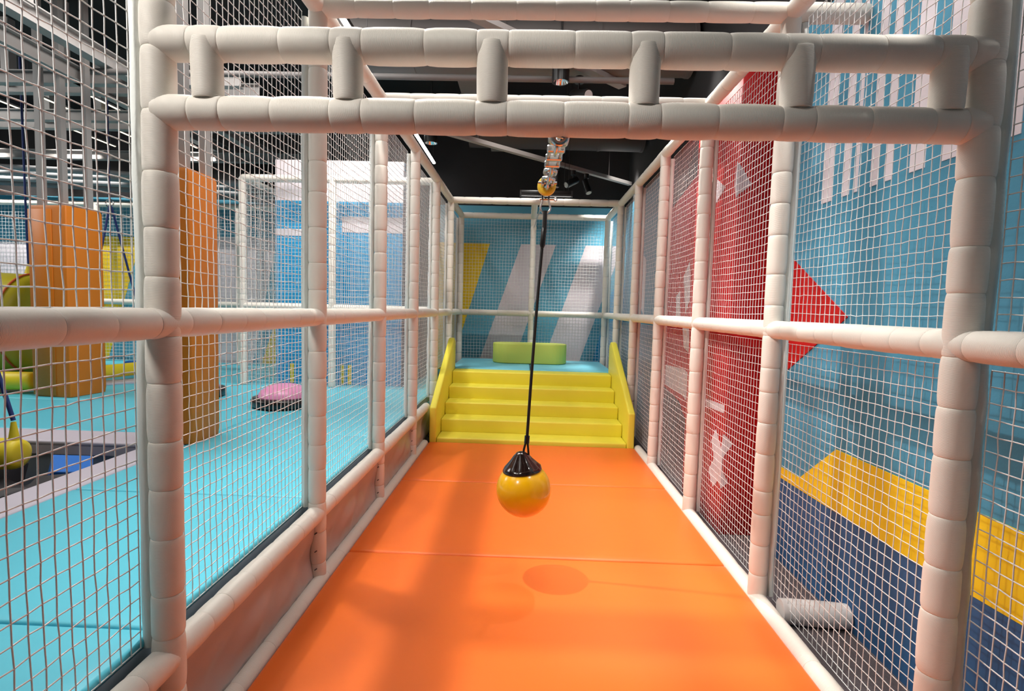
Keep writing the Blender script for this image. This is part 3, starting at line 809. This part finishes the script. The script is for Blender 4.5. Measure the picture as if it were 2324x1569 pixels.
# ball swing
by_ = 2.90
ty = 2.86
BX, BZ, BR = 0.012, 0.562, 0.151
bs = empty('ball_swing', (BX, by_, BZ - BR), 'yellow buoy ball seat hanging on a black rope over the mat', 'ball swing')
O = Vector(bs.location)
def L_(x, y, z): return Vector((x, y, z)) - O
top = along(ty)
tr = Vector((top.x, ty, top.z))
for s in (-1, 1):
    child_of(box('trolley_plate', tr.x + s * 0.017 - 0.003, tr.x + s * 0.017 + 0.003, tr.y - 0.04, tr.y + 0.04, tr.z - 0.055, tr.z + 0.03, BLACK, None, 0.002, 1), bs)
child_of(cyl('trolley_wheel', (tr.x - 0.014, tr.y - 0.018, tr.z + 0.014), (tr.x + 0.014, tr.y - 0.018, tr.z + 0.014), 0.016, BLACK), bs)
child_of(cyl('trolley_wheel', (tr.x - 0.014, tr.y + 0.018, tr.z + 0.014), (tr.x + 0.014, tr.y + 0.018, tr.z + 0.014), 0.016, BLACK), bs)
sz = tr.z - 0.06
pts = [(tr.x - 0.017, ty, sz + 0.012), (tr.x - 0.018, ty, sz - 0.005), (tr.x - 0.026, ty, sz - 0.03)] + [(tr.x + 0.026 * math.cos(a), ty, sz - 0.036 + 0.026 * math.sin(a)) for a in [math.radians(x) for x in (190, 215, 240, 270, 300, 325, 350)]] + [(tr.x + 0.026, ty, sz - 0.03), (tr.x + 0.018, ty, sz - 0.005), (tr.x + 0.017, ty, sz + 0.012)]
child_of(tube('shackle', pts, 0.0055, STEEL, None, 8), bs)
child_of(cyl('shackle_pin', (tr.x - 0.03, ty, sz + 0.01), (tr.x + 0.046, ty, sz + 0.01), 0.0055, STEEL, n=10), bs)
child_of(tube('shackle_eye', [(tr.x + 0.052 + 0.008 * math.cos(a), ty, sz + 0.01 + 0.008 * math.sin(a)) for a in [2 * math.pi * i / 14 for i in range(14)]], 0.003, STEEL, None, 6, True), bs)
rt = Vector((tr.x, ty, sz - 0.055)); cap_top = Vector((BX + 0.007, by_, BZ + 0.213))
rd = (rt - cap_top)
child_of(tube('rope_eye', [rt + Vector((0, 0, 0.004)), rt - Vector((0.001, 0, 0.11))], [0.012, 0.012], BLACK, None, 10), bs)
child_of(tube('rope_sleeve', [rt - Vector((0.003, 0, 0.08)), rt - Vector((0.004, 0, 0.095)), rt - Vector((0.009, 0, 0.175)), rt - Vector((0.010, 0, 0.19))], [0.009, 0.015, 0.015, 0.009], BLACK, None, 10), bs)
fer = cap_top + rd * 0.055
child_of(tube('rope', [cap_top + rd * 0.05] + [cap_top + rd * (0.05 + 0.9 * i / 12) + Vector((-0.004 * math.sin(math.pi * i / 12), 0, 0)) for i in range(1, 13)], 0.0085, ROPEB, None, 10), bs)
child_of(cyl('ferrule', cap_top + rd * 0.036, cap_top + rd * 0.068, 0.0145, BLACK, n=14), bs)
for s in (-1, 1):
    child_of(tube('rope_loop', [cap_top + rd * 0.04 + Vector((s * 0.005, 0, 0)), cap_top + Vector((s * 0.012, 0, 0.012)), cap_top + Vector((s * 0.016, 0, -0.03))], 0.006, ROPEB, None, 8), bs)
pr = [(BR * math.cos(a), BR * math.sin(a)) for a in [math.radians(-89 + 178 * i / 32) for i in range(33)]]
v, f = lathe(pr, 48)
tilt = Euler((0.03, -0.10, 0)).to_quaternion()
child_of(mesh_obj('buoy_ball', [Vector((BX, by_, BZ)) + tilt @ Vector(c) for c in v], f, BALL, None, True), bs)
pr = [(0.103, 0.106), (0.108, 0.108), (0.1085, 0.114), (0.098, 0.130), (0.078, 0.150), (0.058, 0.172), (0.044, 0.190), (0.030, 0.203), (0.024, 0.211), (0.010, 0.214)]
v, f = lathe(pr, 48)
vv = []
for c in v:
    c = Vector(c)
    if 0.125 < c.z < 0.21:
        a = math.atan2(c.y, c.x); k = 1 + 0.05 * math.sin(5 * a + 1) + 0.025 * math.sin(11 * a)
        c.x *= k; c.y *= k
    vv.append(Vector((BX, by_, BZ)) + tilt @ c)
child_of(mesh_obj('rubber_cap', vv, f, GLOSSB, None, True), bs)

# ------------------------------------------------------------------ ceiling: ducts, tracks, lamps
def stuffpipe(name, p0, p1, r, m, label, cat, n=20):
    o = cyl(name, p0, p1, r, m, None, None, n); tag(o, label, cat); return o
def duct(p0, p1, r, m, label, n=4):
    t = empty('air_duct', p0, label, 'duct')
    d = Vector(p1) - Vector(p0)
    for i in range(n):
        cyl('duct_section', d * (i / n), d * ((i + 1) / n), r, m, t)
        cyl('duct_collar', d * ((i + 1) / n) - d.normalized() * .02, d * ((i + 1) / n) + d.normalized() * .02, r * 1.03, m, t)
duct((-2.2, 5.75, 4.27), (1.6, 5.72, 4.27), 0.27, DUCTL, 'dark grey round air duct above the front beams')
duct((-0.9, 7.95, 4.12), (1.6, 7.95, 4.10), 0.22, DUCT, 'dark round air duct behind the chain')
stuffpipe('water_pipe', (-4.5, 5.50, 3.86), (1.4, 5.52, 3.86), 0.03, DUCTL, 'thin dark pipe running across below the front air duct', 'pipe')
for x0, x1, y0, y1, z, lab in ((-0.9, -0.62, 6.05, 6.9, 4.25, 'grey ceiling panel seen between the front beams'), (-0.62, -0.35, 7.55, 8.5, 4.0, 'grey ceiling panel seen left of the chain'), (-0.75, -0.1, 4.55, 5.1, 4.3, 'grey boxed duct end close below the top beam')):
    o = box('ceiling_panel', x0, x1, y0, y1, z, z + 0.06, DUCTL); tag(o, lab, 'panel')
def tray(p0, p1, w, m, label):
    t = empty('lighting_track', p0, label, 'track')
    d = Vector(p1) - Vector(p0); n = Vector((-d.y, d.x, 0)).normalized() * (w / 2)
    vs = []
    for s in (0, 1):
        for z in (0, 0.05):
            vs += [d * s + n + Vector((0, 0, z)), d * s - n + Vector((0, 0, z))]
    fs = [(0, 1, 5, 4), (2, 6, 7, 3), (0, 4, 6, 2), (1, 3, 7, 5), (0, 2, 3, 1), (4, 5, 7, 6)]
    mesh_obj('rail', vs, fs, m, t)
    for s in (0.15, 0.85):
        tube('hanger_rod', [d * s + Vector((0, 0, .05)), d * s + Vector((0, 0, ZCEIL - p0[2]))], 0.006, DUCT, t, 6)
    return t
tray((-1.06, 6.35, 3.58), (1.60, 8.75, 3.58), 0.07, mat('track_paint', (0.30, 0.28, 0.27), 0.5), 'long grey lighting track crossing above the corridor behind the chain')
tray((-0.55, 4.55, 3.95), (0.96, 5.92, 3.95), 0.10, mat('track_paint', (0.30, 0.28, 0.27), 0.5), 'grey lighting track seen between the two front beams')

def track_head(base, to, label, s=1.0):
    t = empty('track_spotlight', base, label, 'spotlight', 'black track spotlights')
    cyl('mount', (0, 0, 0), (0, 0, -0.06), 0.035 * s, LAMPB, t)
    cyl('stem', (0, 0, -0.05), (0, 0, -0.13 * s), 0.010, LAMPB, t, n=10)
    c = Vector((0, 0, -0.14 * s)); dd = (Vector(to) - Vector(base) - c).normalized()
    body = cyl('lamp_body', c - dd * 0.07 * s, c + dd * 0.13 * s, 0.045 * s, LAMPB, t)
    cyl('lens', c + dd * 0.131 * s, c + dd * 0.134 * s, 0.036 * s, LENS, body)
    return t
track_head((0.47, 5.62, 3.93), (0.9, 4.9, 3.5), 'black spotlight tilted on the track between the front beams', 1.3)
track_head((0.62, 7.90, 3.575), (0.2, 7.6, 3.15), 'black track spotlight behind the chain, tilted to the left', 1.1)
track_head((0.83, 8.08, 3.575), (0.95, 7.9, 3.0), 'black track spotlight behind the chain, tilted to the right', 1.1)
track_head((0.36, 7.64, 3.575), (0.36, 7.62, 2.9), 'black track spotlight half hidden right behind the chain', 1.1)
def downlight(loc, label, r=0.085, h=0.26):
    t = empty('downlight', loc, label, 'ceiling lamp', 'black cylinder downlights')
    v, f = lathe([(r * .3, h), (r, h), (r, 0), (r * .93, 0), (r * .9, .012)], 28, False)
    mesh_obj('housing', v, f, LAMPB, t, False)
    v, f = lathe([(r * .92, .004), (r * .75, .03), (r * .45, .06), (r * .1, .065)], 28, False)
    mesh_obj('reflector', v, f, CHROME, t, True)
    cyl('bulb', (0, 0, .062), (0, 0, .05), r * .3, LED, t)
    tube('rod', [(0, 0, h), (0, 0, ZCEIL - loc[2])], 0.01, LAMPB, t, 6)
downlight((0.27, 5.44, 3.80), 'black cylinder downlight seen in the gap between front beams')
downlight((-1.27, 6.88, 3.62), 'black cylinder downlight left of the chain under the lower beam')
# long lamp over the sixth cross beam
t = empty('linear_lamp', (0.23, 7.66, 3.155), 'long black linear lamp shining down on the back cross beam', 'ceiling lamp')
box('housing', -0.37, 0.37, -0.035, 0.035, 0.02, 0.075, LAMPB, t, 0.004, 1)
for yy in (-0.035, 0.03): box('side_lip', -0.37, 0.37, yy, yy + 0.005, -0.002, 0.03, LAMPB, t)
box('diffuser', -0.35, 0.35, -0.028, 0.028, 0.014, 0.021, LED, t)
for x in (0.25, 0.31): tube('wire', [(x, 0, 0.07), (x, 0, ZCEIL - 3.17)], 0.003, LAMPB, t, 5)
for x in (-0.36, 0.36): box('end_cap', x - .012, x + .012, -0.038, 0.038, -0.008, 0.075, LAMPB, t)
# LED strip along the left of the corridor
for i, (y0, y1, lab) in enumerate(((3.6, 5.3, 'bright white linear LED tube at the top left of corridor'), (6.9, 8.9, 'bright white linear LED tube behind the left top rail, farther back'))):
    t = empty('led_tube', (-1.585, y0, 3.9), lab, 'ceiling lamp')
    box('housing', -0.03, 0.03, 0, y1 - y0, 0.012, 0.05, LAMPB, t)
    box('diffuser', -0.02, 0.02, 0, y1 - y0, 0.0, 0.013, LEDT, t)
    for yy in (0.1, y1 - y0 - 0.1): tube('wire', [(0, yy, .05), (0, yy, ZCEIL - 3.9)], 0.003, LAMPB, t, 5)

# steel grid above the play area on the left
def ibeam(p0, p1, h, w, label, m=STEELP):
    t = empty('steel_beam', p0, label, 'beam', 'steel beams above the play area')
    d = Vector(p1) - Vector(p0); n = Vector((-d.y, d.x, 0)).normalized()
    def slab(nm, hw, z0, z1):
        vs = []
        for s in (0, 1):
            for z in (z0, z1):
                vs += [d * s + n * hw + Vector((0, 0, z)), d * s - n * hw + Vector((0, 0, z))]
        mesh_obj(nm, vs, [(0, 1, 5, 4), (2, 6, 7, 3), (0, 4, 6, 2), (1, 3, 7, 5), (0, 2, 3, 1), (4, 5, 7, 6)], m, t)
    slab('lower_flange', w / 2, 0, 0.012); slab('web', 0.006, 0.012, h - 0.012); slab('upper_flange', w / 2, h - 0.012, h)
    return t
for x, z, lab in ((-4.35, 3.9, 'grey steel beam receding at upper left, nearest the net'), (-4.98, 3.9, 'grey steel beam receding at upper left, second from the net')):
    ibeam((x, 1.5, z), (x, 9.0, z), 0.16, 0.12, lab)
for y, z, lab in ((5.95, 3.9, 'first cross beam'), (6.35, 3.95, 'second cross beam'), (7.15, 3.9, 'third cross beam'), (7.65, 3.95, 'fourth cross beam'), (8.5, 3.75, 'fifth cross beam')):
    ibeam((-9.8, y, z), (-3.2, y, z), 0.14, 0.10, 'grey steel %s above the play area counted from the front' % lab)
HL = ('on the first cross beam from the front', 'on the second cross beam from the front', 'on the third cross beam from the front', 'on the fourth cross beam from the front', 'on the receding beam nearest the net, front one', 'on the receding beam nearest the net, rear one')
for i, (x, y) in enumerate(((-5.2, 5.95), (-6.2, 6.35), (-5.75, 7.15), (-6.9, 7.65), (-4.35, 4.6), (-4.35, 6.7))):
    o = box('steel_hanger', x - 0.05, x + 0.05, y - 0.05, y + 0.05, 4.03, ZCEIL, STEELP)
    tag(o, 'grey steel hanger ' + HL[i], 'hanger', 'steel hangers above the play area')
for i in range(4):
    y = 8.0 + 0.32 * i
    v = tube('water_pipe', [(-9.8, y, 3.55 - 0.02 * i), (-6.5, y + 0.05, 3.45 - 0.02 * i), (-4.2, y + .1, 3.32 - .02 * i)], 0.045, STEELW, None, 12)
    tag(v, 'pale pipe running across just above the far net wall, %s from the front' % ORD[i], 'pipe', 'pale pipes above the far net')
for i, (x, y) in enumerate(((-5.6, 6.6), (-6.3, 6.6), (-7.0, 6.6))):
    t = empty('led_tube', (x, y, 4.1), 'slim warm LED tube in the steel grid, %s from the right' % ORD[i], 'ceiling lamp', 'slim LED tubes in the grid')
    box('housing', -0.02, 0.02, 0, 2.4, 0.008, 0.03, STEELW, t)
    box('diffuser', -0.013, 0.013, 0, 2.4, 0.0, 0.009, LEDW, t)
    for yy in (0.1, 2.3): tube('wire', [(0, yy, .03), (0, yy, ZCEIL - 4.1)], 0.003, LAMPB, t, 5)
